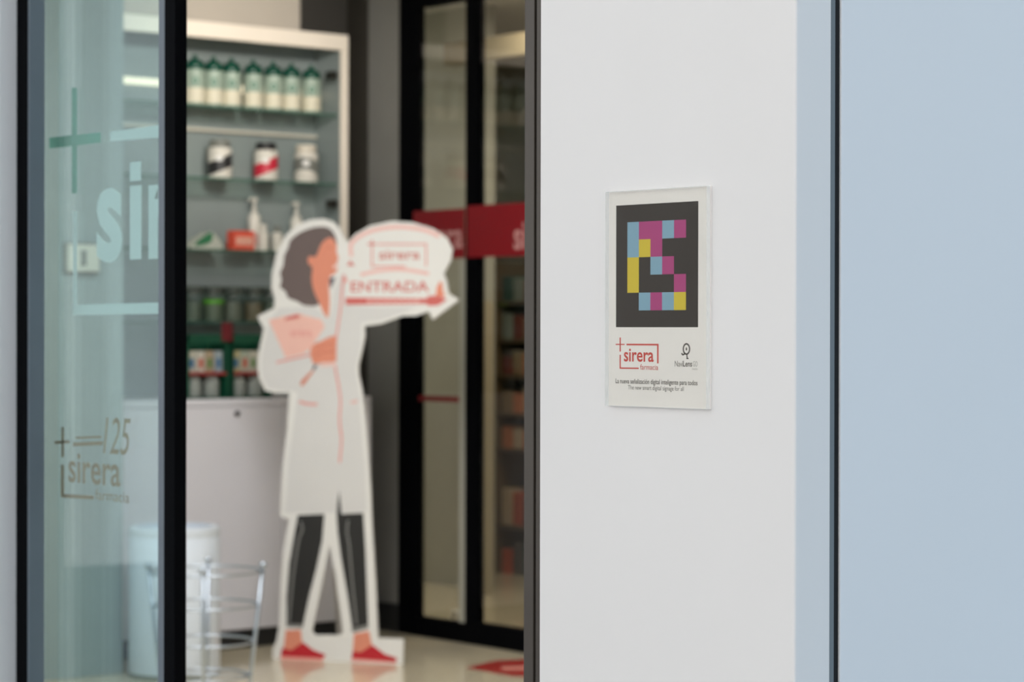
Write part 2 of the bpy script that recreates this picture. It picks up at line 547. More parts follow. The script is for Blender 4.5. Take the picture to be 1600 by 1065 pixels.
# room beyond the glass doors
struct(link('wall_beyond', box(-11.2, 0.1, 8.2, 8.4, 0.0, H), M['back_b']))
struct(link('wall_beyond_left', box(-11.2, -9.6, 4.4, 8.2, 0.0, H), M['back_w']))
struct(link('wall_beyond_near', box(-9.6, -6.86, YB, YB + 0.12, 0.0, H), M['back_w']))
struct(link('wall_beyond_right', box(-3.2, -3.0, 4.4, 8.2, 0.0, H), M['back_w']))
yq = 5.7
struct(link('wall_beyond_partition', box(-9.6, fx(750, yq), yq, yq + 0.1, 0.0, H), M['back_w']))
struct(link('trim_3', box(fx(757, yq - 0.1), fx(771, yq - 0.1), yq - 0.16, yq - 0.1, 0.0, fz_y(765, 470, yq - 0.1), 0.003), P('beige_post', (178, 168, 146))))
struct(link('trim_4', box(fx(706, 5.5), fx(840, 5.5), 5.44, 5.52, fz_y(760, 96, 5.5), fz_y(760, 62, 5.5), 0.004), P('beige_reflection', (140, 130, 108))))  # solid beige bar standing in for a tan reflection in the glass

# ------------------------------------------------------------------ the sign on the pilaster
SF = YP(-0.003)
W0, W1 = SF.at(945.5, 465, -0.007)[0], SF.at(1104, 465, -0.007)[0]
Z0, Z1 = SF.at(1024, 636.5, -0.007)[1], SF.at(1024, 295, -0.007)[1]
cu = (W0 + W1) / 2
sg = thing('wall_sign', 'small white acrylic sign with coloured pixel code on the white pilaster', 'sign', (0, 0, 0))
link('print_panel', box(W0, W1, -0.003, 0.0, Z0, Z1), P('white_print', (242, 236, 230), 0.4), sg)
acr = box(W0, W1, -0.0102, -0.0034, Z0, Z1, 0.0006)
acr.materials.append(M['acrylic'])
acr.materials.append(M['acr_edge'])
for p in acr.polygons:
    if abs(p.normal.y) < 0.5:
        p.material_index = 1
link('acrylic_cover', acr, None, sg)
sgm = SF.m
def sq(l): return SF.pts(l)
def sprint(name, loops, m, e=0.0):
    return link(name, plate(loops, -0.00012 - e, 0.0), m, sg, sgm)
bx0, bz1 = SF.at(963, 320.5)
bx1 = SF.at(1091, 400)[0]
bz0 = (SF.at(963, 511.5)[1])
bz1 = (SF.at(963, 321)[1] + SF.at(1091, 314)[1]) / 2
bz0 = (SF.at(963, 510)[1] + SF.at(1091, 512)[1]) / 2
sprint('code_background', [rect(bx0, bz0, bx1, bz1)], P('black_print', (26, 23, 22), 0.5))
cx0, cx1 = SF.at(980.5, 400)[0], SF.at(1072, 400)[0]
cz1 = SF.at(1026, 345)[1]
cz0 = SF.at(1026, 484.5)[1]
cw, ch = (cx1 - cx0) / 5, (cz1 - cz0) / 5
CC = {'b': P('sky_blue_print', (132, 172, 192)), 'm': P('magenta_print', (176, 58, 124)), 'y': P('yellow_print', (216, 192, 50))}
for r_, row in enumerate(['bmmbm', 'bym..', 'y.bm.', 'y...m', '.bmby']):
    for c_, ch_ in enumerate(row):
        if ch_ != '.':
            sprint('code_cell', [rect(cx0 + c_ * cw, cz1 - (r_ + 1) * ch, cx0 + (c_ + 1) * cw, cz1 - r_ * ch)], CC[ch_], 0.0001)
sr = P('red_print', (206, 70, 62))
sk = P('dark_print', (70, 66, 60))
sg_grey = P('grey_print', (120, 116, 110))
# the framed pharmacy logo
sprint('logo_line', [sq([(962, 537), (976, 537), (976, 538.7), (962, 538.7)])], sr)
sprint('logo_line', [sq([(968.2, 527), (970, 527), (970, 549), (968.2, 549)])], sr)
sprint('logo_line', [sq([(979, 536.8), (1029, 537), (1029, 567.5), (1026.8, 567.5), (1026.8, 539.6), (979, 539.2)])], sr)
sprint('logo_line', [sq([(968.2, 554), (970, 554), (970, 573.8), (998, 574.2), (998, 576.2), (968.2, 575.8)])], sr)
def stext(s, b, m, bold=0.0):
    return link('lettering', text_mesh(s, fit(SF, *b), -0.0002, bold), m, sg, sgm)
stext('sirera', (975, 544.5, 1021.5, 565), sr, 0.016)
stext('farmacia', (1000.5, 569, 1028.5, 577.5), sr, 0.0)
stext('Navi', (1054.5, 563.5, 1067, 572.5), sg_grey, 0.0)
stext('Lens', (1067.5, 563.5, 1081.5, 572.5), sk, 0.012)
stext('GO', (1083, 564, 1090, 572.5), P('faint_print', (176, 174, 168)), 0.0)
stext('beta', (1082, 574.5, 1090, 577.5), P('faint_print', (176, 174, 168)), 0.0)
stext('La nueva señalización digital inteligente para todos', (962, 592.5, 1090, 602.5), sk, 0.008)
stext('The new smart digital signage for all', (981.5, 602.5, 1068.5, 611.5), sg_grey, 0.0)
# the one-eyed emblem: ring, eye, stalk and foot
ec = SF.at(1072.6, 545)
er = (SF.at(1077.5, 545)[0] - ec[0])
ez = SF.at(1072, 537)[1] - ec[1]
ring = [(ec[0] + er * 1.0 * math.cos(t), ec[1] + ez * math.sin(t)) for t in [2 * math.pi * k / 32 for k in range(32)]]
sprint('emblem', ribbon(ring, 0.0022, True), sk)
sprint('emblem', [[(ec[0] + er * 0.22 * math.cos(t), ec[1] + ez * 0.32 * math.sin(t)) for t in [2 * math.pi * k / 16 for k in range(16)]]], sk)
sprint('emblem', ribbon(sq([(1073.5, 552), (1073.3, 556), (1074, 560)]), 0.002), sk)
sprint('emblem', ribbon(sq([(1072.6, 559.8), (1075.8, 559.8)]), 0.0015), sk)
sprint('emblem', ribbon(spline(sq([(1065, 551.5), (1067, 554), (1070, 552.5)]), 4, False), 0.002), sk)

# ------------------------------------------------------------------ the tall display cabinet and the base cabinet below
zc = fz_x(300, 624, XC)          # worktop height
cabn = thing('display_cabinet', 'tall white display cabinet with glass shelves against the left wall', 'cabinet', (XL, (yc0 + yc1) / 2, zc))
D0 = XL - 0.22
rail_b = fz_x(400, 66, XL)
cz_ = zc + 0.001
def wl(me):   # world-space mesh -> child of the cabinet
    return me
def part(name, me, m, parent):
    o = link(name, me, m)
    o.parent = parent
    o.matrix_parent_inverse = Matrix.Translation(parent.location).inverted()
    return o
wst = fy(530, XL)
part('back_panel', box(D0, D0 + 0.015, yc0 + 0.02, yc1, cz_, ztop), M['cab_bk'], cabn)
part('side_panel', box(D0, XL, yc0 + 0.001, yc0 + 0.012, cz_, ztop, 0.002), M['cab_bk'], cabn)
part('side_panel', box(D0, XL - 0.012, wst + 0.012, yc1, cz_, ztop, 0.002), M['cab_bk'], cabn)
part('stile', box(XL - 0.012, XL + 0.003, wst + 0.010, yc1, cz_, rail_b, 0.002), M['lamc'], cabn)
part('top_panel', box(D0, XL - 0.02, yc0 + 0.012, yc1, ztop - 0.02, ztop - 0.001), M['cab_bk'], cabn)
part('top_rail', box(XL - 0.02, XL + 0.004, yc0 + 0.012, yc1, rail_b, ztop - 0.001, 0.002), M['lamc'], cabn)
ysh0, ysh1 = yc0 + 0.013, wst + 0.008
SHELF = {}
for i, py in enumerate([162, 275, 388, 502]):
    z = fz_x(300, py, XL - 0.03)
    SHELF[i] = z
    part('glass_shelf', box(D0 + 0.016, XL - 0.03, ysh0, ysh1, z - 0.009, z, 0.001), M['glass_sh'], cabn)
    part('shelf_edge', box(XL - 0.03, XL - 0.0285, ysh0, ysh1, z - 0.009, z), P('green_glass_edge', (70, 104, 92), 0.25), cabn)
for py, h in ((141, 0.030), (208, 0.014)):
    z = fz_x(400, py, D0 + 0.03)
    part('light_bar', box(D0 + 0.016, D0 + 0.035, ysh0 + 0.01, wst + 0.010, z - h / 2, z + h / 2, 0.002), M['led'] if py < 200 else P('pale_bar', (206, 202, 188)), cabn)
for py in (117, 318):
    y_, z_ = XP(XL).at(525, py)
    part('hinge', box(XL - 0.055, XL - 0.004, y_ - 0.02, y_ + 0.012, z_ - 0.018, z_ + 0.018, 0.004), M['dark_met'], cabn)

base = thing('base_cabinet', 'white base cabinet with a small lock, under the glass shelves', 'cabinet', (XC, (yc0 + yc1) / 2, 0))
zpl = 0.075
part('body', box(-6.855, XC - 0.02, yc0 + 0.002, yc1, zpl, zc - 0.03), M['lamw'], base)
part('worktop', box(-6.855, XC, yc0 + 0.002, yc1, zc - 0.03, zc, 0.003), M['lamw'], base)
ysm = fy(395, XC)
for q0, q1 in ((yc0 + 0.004, fy(262, XC)), (fy(262, XC) + 0.004, fy(441, XC)), (fy(441, XC) + 0.004, yc1)):
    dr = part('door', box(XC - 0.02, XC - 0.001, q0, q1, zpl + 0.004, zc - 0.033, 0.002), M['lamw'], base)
ly, lz = XP(XC).at(370, 646)
lk = lathe([(0.001, 0), (0.012, 0.0), (0.012, 0.006), (0.008, 0.008)], 16)
lk.transform(Matrix.Translation((XC, ly, lz)) @ Matrix.Rotation(math.pi / 2, 4, 'Y'))
part('lock', lk, M['dark_met'], base)
part('plinth', box(-6.84, XC - 0.004, yc0 + 0.01, yc1, 0.0, zpl), P('black_plinth', (28, 28, 30)), base)

# ------------------------------------------------------------------ stock on the shelves
def shelf_pos(px, i, back=0.10):
    x = XL - back
    return (x, fy(px, x), SHELF[i])
def copy_tree(o, loc):
    c = o.copy()
    COL.objects.link(c)
    c.location = loc
    for k in o.children:
        d = k.copy()
        COL.objects.link(d)
        d.parent = c
    return c
gcap = P('dark_green_cap', (0, 72, 56), 0.35)
bod = P('green_white_bottle', (160, 178, 164), 0.35)
labm = P('cream_label', (220, 214, 192), 0.5)
logo_g = P('green_mark', (60, 120, 96), 0.5)
def make_bottle(label):
    t = thing('bottle', label, 'bottle', (0, 0, 0), 0, 'green-capped bottles on the top shelf')
    link('body', lathe([(0.040, 0), (0.043, 0.004), (0.043, 0.152), (0.034, 0.162), (0.02, 0.166)]), bod, t)
    link('cap', lathe([(0.0405, 0.154), (0.0420, 0.158), (0.0415, 0.174), (0.036, 0.188), (0.024, 0.197), (0.012, 0.201), (0.010, 0.205), (0.010, 0.220), (0.003, 0.222)]), gcap, t)
    link('label', lathe([(0.0435, 0.012), (0.0435, 0.075)], close=False), labm, t)
    mk = link('mark', plate([[(0.013 * math.cos(a), 0.105 + 0.016 * math.sin(a)) for a in [2 * math.pi * k / 20 for k in range(20)]],
                             [(0.006 * math.cos(a), 0.105 + 0.009 * math.sin(a)) for a in [-2 * math.pi * k / 20 for k in range(20)]]], -0.0442, -0.041), logo_g, t)
    mk.rotation_euler = (0, 0, math.radians(60))
    return t
ordn = ['leftmost green-capped white bottle on the top glass shelf, against the dark door post', 'second green-capped white bottle from the left on the top glass shelf',
        'third green-capped white bottle from the left on the top glass shelf', 'middle green-capped white bottle of seven on the top glass shelf',
        'third green-capped white bottle from the right on the top glass shelf', 'second green-capped white bottle from the right on the top glass shelf',
        'rightmost green-capped white bottle on the top glass shelf']
b0 = None
for px, lab in zip([304, 333, 361, 395, 426, 454.5, 485.5], ordn):
    if b0 is None:
        b0 = make_bottle(lab); b0.location = shelf_pos(px, 0); o = b0
    else:
        o = copy_tree(b0, shelf_pos(px, 0)); o['label'] = lab
# tubs on the second shelf
def tub(px, label, body, lid, band, wave, i=1):
    t = thing('tub', label, 'tub', shelf_pos(px, i), 0, 'supplement tubs on the second shelf')
    link('body', lathe([(0.05, 0), (0.053, 0.006), (0.053, 0.125), (0.044, 0.135)]), body, t)
    link('lid', lathe([(0.045, 0.135), (0.046, 0.138), (0.046, 0.165), (0.043, 0.168)]), lid, t)
    n = 40
    vs_, fs_ = [], []
    for k in range(n + 1):
        a = 2 * math.pi * k / n
        z0 = 0.035 + 0.022 * math.sin(a + wave)
        vs_ += [(0.0535 * math.cos(a), 0.0535 * math.sin(a), z0), (0.0535 * math.cos(a), 0.0535 * math.sin(a), z0 + 0.055)]
    for k in range(n):
        fs_.append((2 * k, 2 * k + 2, 2 * k + 3, 2 * k + 1))
    link('label', mesh(vs_, fs_, True), band, t)
    mk = link('mark', plate([[(0.017 * math.cos(a), 0.085 + 0.012 * math.sin(a)) for a in [2 * math.pi * k / 18 for k in range(18)]]], -0.0545, -0.051), M['board'], t)
    mk.rotation_euler = (0, 0, math.radians(55))
wht = P('white_plastic', (218, 214, 204), 0.4)
blk = P('black_plastic', (36, 36, 38), 0.4)
gry = P('grey_plastic', (120, 122, 116), 0.4)
tub(343, 'white tub with a black wavy label, left of three on the second shelf', wht, gry, blk, 0.3)
tub(415, 'white tub with a red wavy label, middle of three on the second shelf', wht, blk, P('red_label', (196, 40, 62), 0.4), 0.4)
tub(478, 'pale tub with a grey band, right of three on the second shelf', wht, P('cream_lid', (214, 206, 190), 0.4), gry, 2.5)
# third shelf
def smallbox(name, px, i, w, d, h, m, label, cat, rz=0.0, back=0.09, flap=None):
    t = thing(name, label, cat, shelf_pos(px, i, back), rz)
    link('carton', box(-d / 2, d / 2, -w / 2, w / 2, 0, h, 0.002), m, t)
    if flap:
        link('label', box(d / 2, d / 2 + 0.0006, -w * 0.42, w * 0.42, h * 0.25, h * 0.7), flap, t)
    return t
t = thing('sachet', 'green and white soft pack lying at left on the third shelf', 'packet', shelf_pos(316, 2))
vv = []
link('wrapper', plate([spline([(-0.075, 0), (0.07, 0), (0.085, 0.02), (0.03, 0.075), (-0.01, 0.06), (-0.055, 0.035)])], -0.03, 0.03), P('white_wrap', (186, 190, 178)), t).rotation_euler = (0, 0, math.radians(90))
link('print', plate([spline([(-0.06, 0.015), (0.02, 0.03), (0.03, 0.072), (-0.01, 0.058)])], -0.032, -0.0305), P('leaf_green', (44, 116, 78)), t).rotation_euler = (0, 0, math.radians(90))
smallbox('carton', 376, 2, 0.115, 0.05, 0.085, P('orange_red_card', (222, 84, 62)), 'orange-red carton between the soft pack and the pump bottles on the third shelf', 'box', 0.1, flap=P('pale_card', (230, 170, 150)))
def pump(px, i, label, h, back=0.15):
    t = thing('pump_bottle', label, 'bottle', shelf_pos(px, i, back), math.radians(-60), 'white pump bottles on the third shelf')
    link('body', lathe([(0.026, 0), (0.028, 0.004), (0.028, h * 0.62), (0.02, h * 0.7), (0.011, h * 0.72)]), wht, t)
    link('pump', lathe([(0.011, h * 0.72), (0.011, h * 0.8), (0.006, h * 0.81), (0.006, h * 0.93), (0.014, h * 0.94), (0.014, h)]), wht, t)
    link('spout', box(-0.005, 0.045, -0.005, 0.005, h * 0.945, h * 0.985, 0.001), wht, t)
    link('label', lathe([(0.0285, h * 0.12), (0.0285, h * 0.34)], close=False), P('pale_pink_label', (214, 176, 166)), t)
pump(397, 2, 'white pump bottle behind the orange-red carton on the third shelf', 0.235, 0.15)
pump(463, 2, 'white pump bottle on the third shelf, above the dark curls of the cutout', 0.225, 0.15)
def small_bottle(px, i, label, h, r, m, cap, back=0.1):
    t = thing('small_bottle', label, 'bottle', shelf_pos(px, i, back))
    link('body', lathe([(r * 0.95, 0), (r, 0.004), (r, h * 0.68), (r * 0.6, h * 0.76)]), m, t)
    link('cap', lathe([(r * 0.62, h * 0.76), (r * 0.62, h), (r * 0.5, h + 0.003)]), cap, t)
small_bottle(411, 2, 'short white bottle just right of the orange-red carton on the third shelf', 0.115, 0.024, wht, wht)
small_bottle(433, 2, 'small white bottle at the white outline of the cutout\'s hair, third shelf', 0.11, 0.025, wht, gry)
# glass jars on the fourth shelf
jarm = P('clear_jar', (150, 160, 150), 0.15)
jar0 = None
for px, lab, fill in [(301, 'glass jar with dark contents, leftmost on the fourth shelf', (96, 104, 92)), (333, 'glass jar with a bright green label on the fourth shelf', (108, 114, 98)),
                      (364, 'glass jar with grey contents, third from the left on the fourth shelf', (112, 112, 100)), (396, 'glass jar with brownish contents, fourth on the fourth shelf', (120, 104, 84)),
                      (424, 'glass jar beside the hair of the cutout on the fourth shelf', (92, 100, 88))]:
    t = thing('glass_jar', lab, 'jar', shelf_pos(px, 3, 0.11), 0, 'glass jars on the fourth shelf')
    link('contents', lathe([(0.040, 0.004), (0.040, 0.085)]), P('jar_fill_%d' % px, fill), t)
    link('jar', lathe([(0.043, 0), (0.045, 0.004), (0.045, 0.105), (0.042, 0.118)]), M['glass_sh'], t)
    link('lid', lathe([(0.043, 0.118), (0.044, 0.12), (0.044, 0.15), (0.041, 0.153)]), P('dark_lid', (74, 82, 76), 0.4), t)
    if px == 333:
        link('label', lathe([(0.0455, 0.078), (0.0455, 0.095)], close=False), P('bright_green', (96, 176, 44)), t)
# two green display boxes with packs, on the worktop
dgreen = P('display_green', (8, 74, 52), 0.45)
XD = XC - 0.06
packs = [(198, 196, 180), (204, 202, 190), (176, 156, 130), (160, 172, 176), (190, 182, 140), (178, 188, 170)]
for (pa, pb), lab in (((294, 358), 'green display box full of small packs on the worktop, beside the dark door post'), ((364, 425), 'green display box full of small packs on the worktop, partly behind white sleeve')):
    y0, y1 = fy(pa, XD), fy(pb, XD)
    hh = fz_x(330, 522, XD) - zc
    t = thing('display_box', lab, 'box', (XD - 0.07, (y0 + y1) / 2, zc), 0, 'green display boxes on the worktop')
    w = (y1 - y0) / 2
    link('side_panel', box(-0.07, 0.07, -w, -w + 0.006, 0, hh), dgreen, t)
    link('side_panel', box(-0.07, 0.07, w - 0.012, w, 0, hh), dgreen, t)
    link('back_panel', box(-0.07, -0.064, -w, w, 0, hh), dgreen, t)
    link('header', box(0.06, 0.07, -w, w, hh - 0.04, hh, 0.001), dgreen, t)
    link('shelf', box(-0.064, 0.07, -w + 0.006, w - 0.012, 0.10, 0.112, 0.001), P('dark_red_shelf', (150, 44, 44)), t)
    link('base', box(-0.07, 0.07, -w, w, 0, 0.006), dgreen, t)
    if pa < 330:
        link('badge', box(0.0702, 0.074, w * 0.62, w * 1.15, hh - 0.03, hh + 0.05, 0.002), P('dark_red_badge', (104, 24, 32)), t)
    n = 4
    pw = (2 * w - 0.026) / n
    for k in range(n):
        yk = -w + 0.012 + (k + 0.5) * pw
        c = packs[(k + int(pa)) % len(packs)]
        pk = link('pack', box(-0.02, 0.045, yk - pw * 0.44, yk + pw * 0.44, 0.1121, 0.1121 + 0.09, 0.002), P('pack_%d_%d_%d' % c, c), t)
        link('print', box(0.045, 0.0455, yk - pw * 0.25, yk + pw * 0.25, 0.13, 0.17), P('pack_print_%d' % (k % 3), [(60, 110, 150), (190, 90, 70), (90, 130, 70)][k % 3]), pk)
    for k in range(2):
        yk = -w + 0.012 + (k + 0.5) * pw * 2
        jr = lathe([(0.034, 0.006), (0.036, 0.01), (0.036, 0.075), (0.03, 0.082), (0.03, 0.094), (0.028, 0.096)])
        jr.transform(Matrix.Translation((0.018, yk, 0)))
        link('pot', jr, P('grey_pot', (150, 156, 150), 0.3), t)

# intercom-like wall box on the left wall
fl = XP(XP_)
u0, zt = fl.at(98, 378); u1, zbm = fl.at(150, 428)
sw = thing('wall_box', 'pale switch box on the grey-green wall behind the frosted lettering', 'switch', (XP_, (u0 + u1) / 2, (zt + zbm) / 2))
hw, hh = (u1 - u0) / 2, (zt - zbm) / 2
link('back_plate', box(0, 0.012, -hw, hw, -hh, hh, 0.003), P('grey_plate', (112, 116, 108)), sw)
link('cover', box(0.012, 0.03, -hw * 0.86, hw * 0.98, -hh * 0.86, hh * 0.86, 0.004), P('ivory_cover', (206, 206, 192)), sw)
link('button', box(0.03, 0.036, -0.012, 0.012, -0.03, 0.03, 0.003), P('grey_button', (120, 124, 118)), sw)

# ------------------------------------------------------------------ shelf unit beyond the glass doors
YS = 6.3
sx0, sx1 = fx(772, YS), fx(850, YS)
su = thing('shelf_unit', 'dim brown shelf unit full of packs beyond the glass doors', 'shelf', ((sx0 + sx1) / 2, YS, 0))
hwid = (sx1 - sx0) / 2
brn = P('brown_shelf', (104, 88, 66), 0.5)
zs_top = fz_y(790, 408, YS)
link('back_panel', box(-hwid, hwid, 0.3, 0.32, 0, zs_top), brn, su)
link('side_panel', box(-hwid, -hwid + 0.02, 0, 0.3, 0, zs_top), brn, su)
link('side_panel', box(hwid - 0.02, hwid, 0, 0.3, 0, zs_top), brn, su)
levels = [fz_y(790, p, YS) for p in (900, 820, 700, 645, 585, 530, 470)]
for z in levels:
    link('shelf', box(-hwid + 0.02, hwid - 0.02, 0, 0.3, z - 0.018, z), brn, su)
stock = [(190, 90, 60), (150, 130, 100), (60, 90, 80), (200, 180, 150), (120, 60, 50), (90, 84, 78), (206, 130, 90), (140, 150, 140)]
names = ['lowest', 'second', 'third', 'fourth', 'fifth', 'sixth', 'topmost']
slot = ['left end', 'left of middle', 'right of middle', 'right end']
proto = {}
for li, z in enumerate(levels):
    gap = (levels[li + 1] if li + 1 < len(levels) else zs_top) - z - 0.02
    h = min(gap * 0.75, 0.2)
    for k in range(4):
        wv = (2 * hwid - 0.06) / 4
        xk = -hwid + 0.03 + wv * (k + 0.5)
        c = stock[(li * 3 + k * 5) % 8]
        o = link('pack', box(-wv * 0.42, wv * 0.42, -0.06, 0.06, 0, h * (0.75 + 0.25 * ((li * 7 + k * 3) % 4) / 3), 0.003), P('stock_%d_%d_%d' % c, c))
        o.location = ((sx0 + sx1) / 2 + xk, YS + 0.09, z)
        tag(o, 'small pack on %s board of dim shelf beyond the glass, %s' % (names[li], slot[k]), 'box', 'packs on the shelf unit beyond the glass doors')

# red arrow sticker on the floor
def floor_pt(px, py):
    d = ray(px, py); t = -CAM_POS.z / d.z
    p = CAM_POS + d * t
    return (p.x, p.y)
# small white door stop by the glass doors
y_ = YB - 0.1
ds = thing('door_stop', 'small white block on the floor just behind the glass doors', 'door stop', floor_pt(716, 973) + (0,))
link('block', box(-0.03, 0.03, -0.03, 0.03, 0, 0.06, 0.012, 3), wht, ds)
link('rubber_foot', box(-0.034, 0.034, -0.032, 0.032, 0, 0.01, 0.002), P('grey_rubber', (90, 90, 90)), ds)

fp = [floor_pt(*q) for q in ((728, 1043), (775, 1032), (822, 1030), (870, 1036), (870, 1058), (800, 1056))]
st = link('floor_sticker', mesh([(a, b, 0.0004) for a, b in fp] + [(a, b, 0.0014) for a, b in fp],
     [tuple(range(6))[::-1], tuple(range(6, 12))] + [(i, (i + 1) % 6, 6 + (i + 1) % 6, 6 + i) for i in range(6)]), P('red_vinyl', (162, 34, 34), 0.3))
tag(st, 'red arrow sticker on the polished floor in front of the glass doors', 'sticker')
fq = [floor_pt(*q) for q in ((782, 1042), (835, 1040), (835, 1047), (786, 1047))]
link('print', mesh([(a, b, 0.0016) for a, b in fq], [(0, 1, 2, 3)]), P('pale_vinyl', (204, 130, 118)), st)

# ------------------------------------------------------------------ life-size cutout of a pharmacist
pd = ray(530, 1033)
tt = -CAM_POS.z / pd.z
CO = CAM_POS + pd * tt
CO.z = 0
r2 = Vector((math.cos(math.radians(17)), -math.sin(math.radians(17))))     # (camera right, forward)
cr = Vector((math.sin(PHI), math.cos(PHI))); cf = Vector((-math.cos(PHI), math.sin(PHI)))
uu = cr * r2.x + cf * r2.y
CF = Frame(CO, (uu.x, uu.y))
cut = thing('cardboard_cutout', 'life-size printed cutout of a woman in a white coat pointing to the entrance', 'cutout', mw=CF.m)
def A(l): return [(380 + x / 3.55, 330 + y / 3.55) for x, y in l]       # from the enlarged upper half
def B(l): return [(380 + x / 2.29, 600 + y / 2.29) for x, y in l]       # from the enlarged lower half
outer = [(505, 341.5), (485, 343), (464, 351), (446, 368), (432, 395), (425, 428), (424, 450), (429, 467), (428, 481), (402, 494), (412, 513), (407, 536), (402, 564), (404, 589), (414, 610), (430, 614), (452, 614),
         (448, 674), (441, 731), (437.5, 806), (452, 811), (448, 830), (442, 860), (438.5, 910), (436, 975), (432, 1000), (426, 1014), (426, 1027)]
outer2 = [(629, 1037.5), (630, 998), (590, 996.5), (589.5, 984), (586, 906), (580.5, 812), (578.7, 762), (572, 665), (566, 612), (560, 585), (560, 570), (566, 545), (570, 525), (569, 509), (594, 506), (628, 493.5), (650, 493), (670, 486), (676, 499), (717, 468), (701, 459), (698, 440), (693, 427),
          (704, 407), (707, 389), (698, 372), (676, 357), (642, 347), (611, 345.5), (577, 353), (555, 366), (543, 379), (538, 372), (531, 358), (520, 346)]
loop = CF.pts(outer + outer2)
zmin = min(p[1] for p in loop)
loop = [(a, max(b, 0.0)) for a, b in loop]
i0 = len(outer)
loop[i0 - 1] = (loop[i0 - 1][0], 0.0); loop[i0] = (loop[i0][0], 0.0)
hole = CF.pts([(515, 850), (507, 890), (498, 935), (487, 986), (492, 992), (530, 992), (536, 988), (531, 950), (524, 900)])
link('board', plate([loop, hole[::-1]], 0.0, 0.012), M['board'], cut, CF.m)
# folding strut behind
s0 = CF.at(520, 760)
link('back_strut', plate([[(s0[0] - 0.05, 0.0), (s0[0] + 0.05, 0.0), (s0[0] + 0.03, s0[1]), (s0[0] - 0.03, s0[1])]], 0.0, 0.008), P('grey_card', (170, 166, 160)), cut,
     CF.m @ Matrix.Translation((0, 0.19, 0)) @ Matrix.Rotation(math.radians(13), 4, 'X'))
lay = [0]
def pr(name, pts, m, level, smooth=0, lab=None):
    l = CF.pts(pts)
    if smooth:
        l = spline(l, smooth)
    o = link(name, plate([l], -0.0004 * level, 0.0002), m, cut, CF.m)
    if lab:
        o['label'] = lab
    return o
def ln(name, pts, w, m, level, smooth=True, closed=False):
    l = CF.pts(pts)
    if smooth:
        l = spline(l, 6, closed)
    return link(name, plate(ribbon(l, w, closed), -0.0004 * level, 0.0002), m, cut, CF.m)
coat = P('coat_print', (214, 213, 212))
pink = P('pink_line', (226, 150, 144))
skin = P('skin_print', (222, 142, 116))
hairm = P('hair_print', (104, 90, 88))
redp = P('sign_red_print', (208, 104, 98))
trou = P('trouser_print', (32, 32, 32))
shoe = P('shoe_print', (190, 28, 42))
clipm = P('clipboard_print', (236, 188, 176))
pr('coat', A([(200, 535), (330, 530), (400, 535), (440, 560), (470, 600), (490, 560), (500, 440), (540, 350), (575, 350), (565, 520), (720, 530), (960, 530), (900, 560), (760, 605), (655, 615), (652, 740), (622, 870), (642, 1000), (655, 1060)]) +
   B([(415, 60), (437, 300), (442, 455), (350, 460), (345, 390), (330, 460), (150, 460), (160, 300), (185, 100), (195, 30)]) + A([(275, 1000), (140, 985), (105, 910), (100, 830), (115, 740), (135, 660), (150, 600)]), coat, 1, 0)
pr('hair', A([(470, 90), (400, 88), (320, 115), (262, 160), (250, 200), (228, 245), (222, 300), (205, 340), (212, 380), (205, 420), (235, 445), (250, 480), (300, 500), (340, 522), (410, 522), (430, 480), (400, 400), (395, 310), (430, 250), (470, 200), (518, 190), (508, 130)]), hairm, 2, 4)
pr('face', A([(432, 185), (462, 152), (490, 148), (508, 165), (520, 195), (518, 225), (530, 262), (520, 275), (522, 292), (510, 302), (524, 318), (510, 345), (482, 362), (476, 420), (480, 480), (477, 560), (466, 590), (440, 552), (418, 500), (392, 440), (380, 380), (384, 310), (366, 295), (358, 268), (370, 248), (396, 254), (412, 235)]), skin, 3, 3)
pr('mouth', A([(500, 303), (524, 292), (528, 305), (505, 318)]), P('mouth_print', (236, 206, 198)), 4, 3)
pr('eyebrow', A([(455, 205), (480, 198), (500, 206), (480, 204)]), P('brow_print', (196, 112, 92)), 4, 0)
pr('collar_shade', A([(478, 372), (512, 362), (500, 400), (484, 432)]), P('navy_print', (84, 84, 96)), 4, 0)
pr('clipboard', A([(142, 602), (300, 566), (432, 600), (452, 640), (420, 690), (372, 760), (330, 790), (236, 812), (200, 730)]), clipm, 4, 0)
pr('clip', A([(228, 605), (240, 588), (305, 570), (320, 580), (300, 594)]), redp, 5, 0)
ccx = CF.at(*A([(320, 672)])[0])
link('clipboard_lettering', text_mesh('sirera', fit(CF, *(A([(262, 650)])[0] + A([(382, 694)])[0])), -0.0022, 0.01), pink, cut, CF.m)
pr('hand', A([(372, 770), (395, 735), (432, 720), (470, 700), (512, 692), (518, 740), (516, 790), (512, 832), (440, 838), (396, 846), (380, 820)]), skin, 6, 3)
ln('finger_line', A([(405, 768), (450, 745), (505, 738)]), 0.004, P('brow_print', (196, 112, 92)), 7)
ln('finger_line', A([(400, 800), (450, 780), (508, 775)]), 0.004, P('brow_print', (196, 112, 92)), 7)
pr('cuff', A([(430, 832), (516, 826), (516, 860), (424, 862)]), P('cuff_print', (232, 200, 194)), 5, 0)
ln('sleeve_line', A([(185, 838), (270, 818), (372, 795)]), 0.008, pink, 5)
pr('pen', A([(318, 965), (322, 940), (385, 880), (396, 862), (402, 872), (350, 945), (330, 968)]), P('pen_print', (206, 128, 104)), 5, 0)
pr('pen_cap', A([(384, 880), (392, 852), (412, 850), (400, 876)]), P('navy_print', (84, 84, 96)), 6, 0)
ln('coat_edge', A([(560, 350), (548, 440), (540, 540), (525, 640), (510, 760), (512, 870), (528, 960), (540, 1050)]) + B([(345, 130), (352, 200), (345, 280)]), 0.0085, pink, 3)
ln('pocket_line', B([(200, 62), (230, 70), (265, 72)]), 0.01, pink, 3)
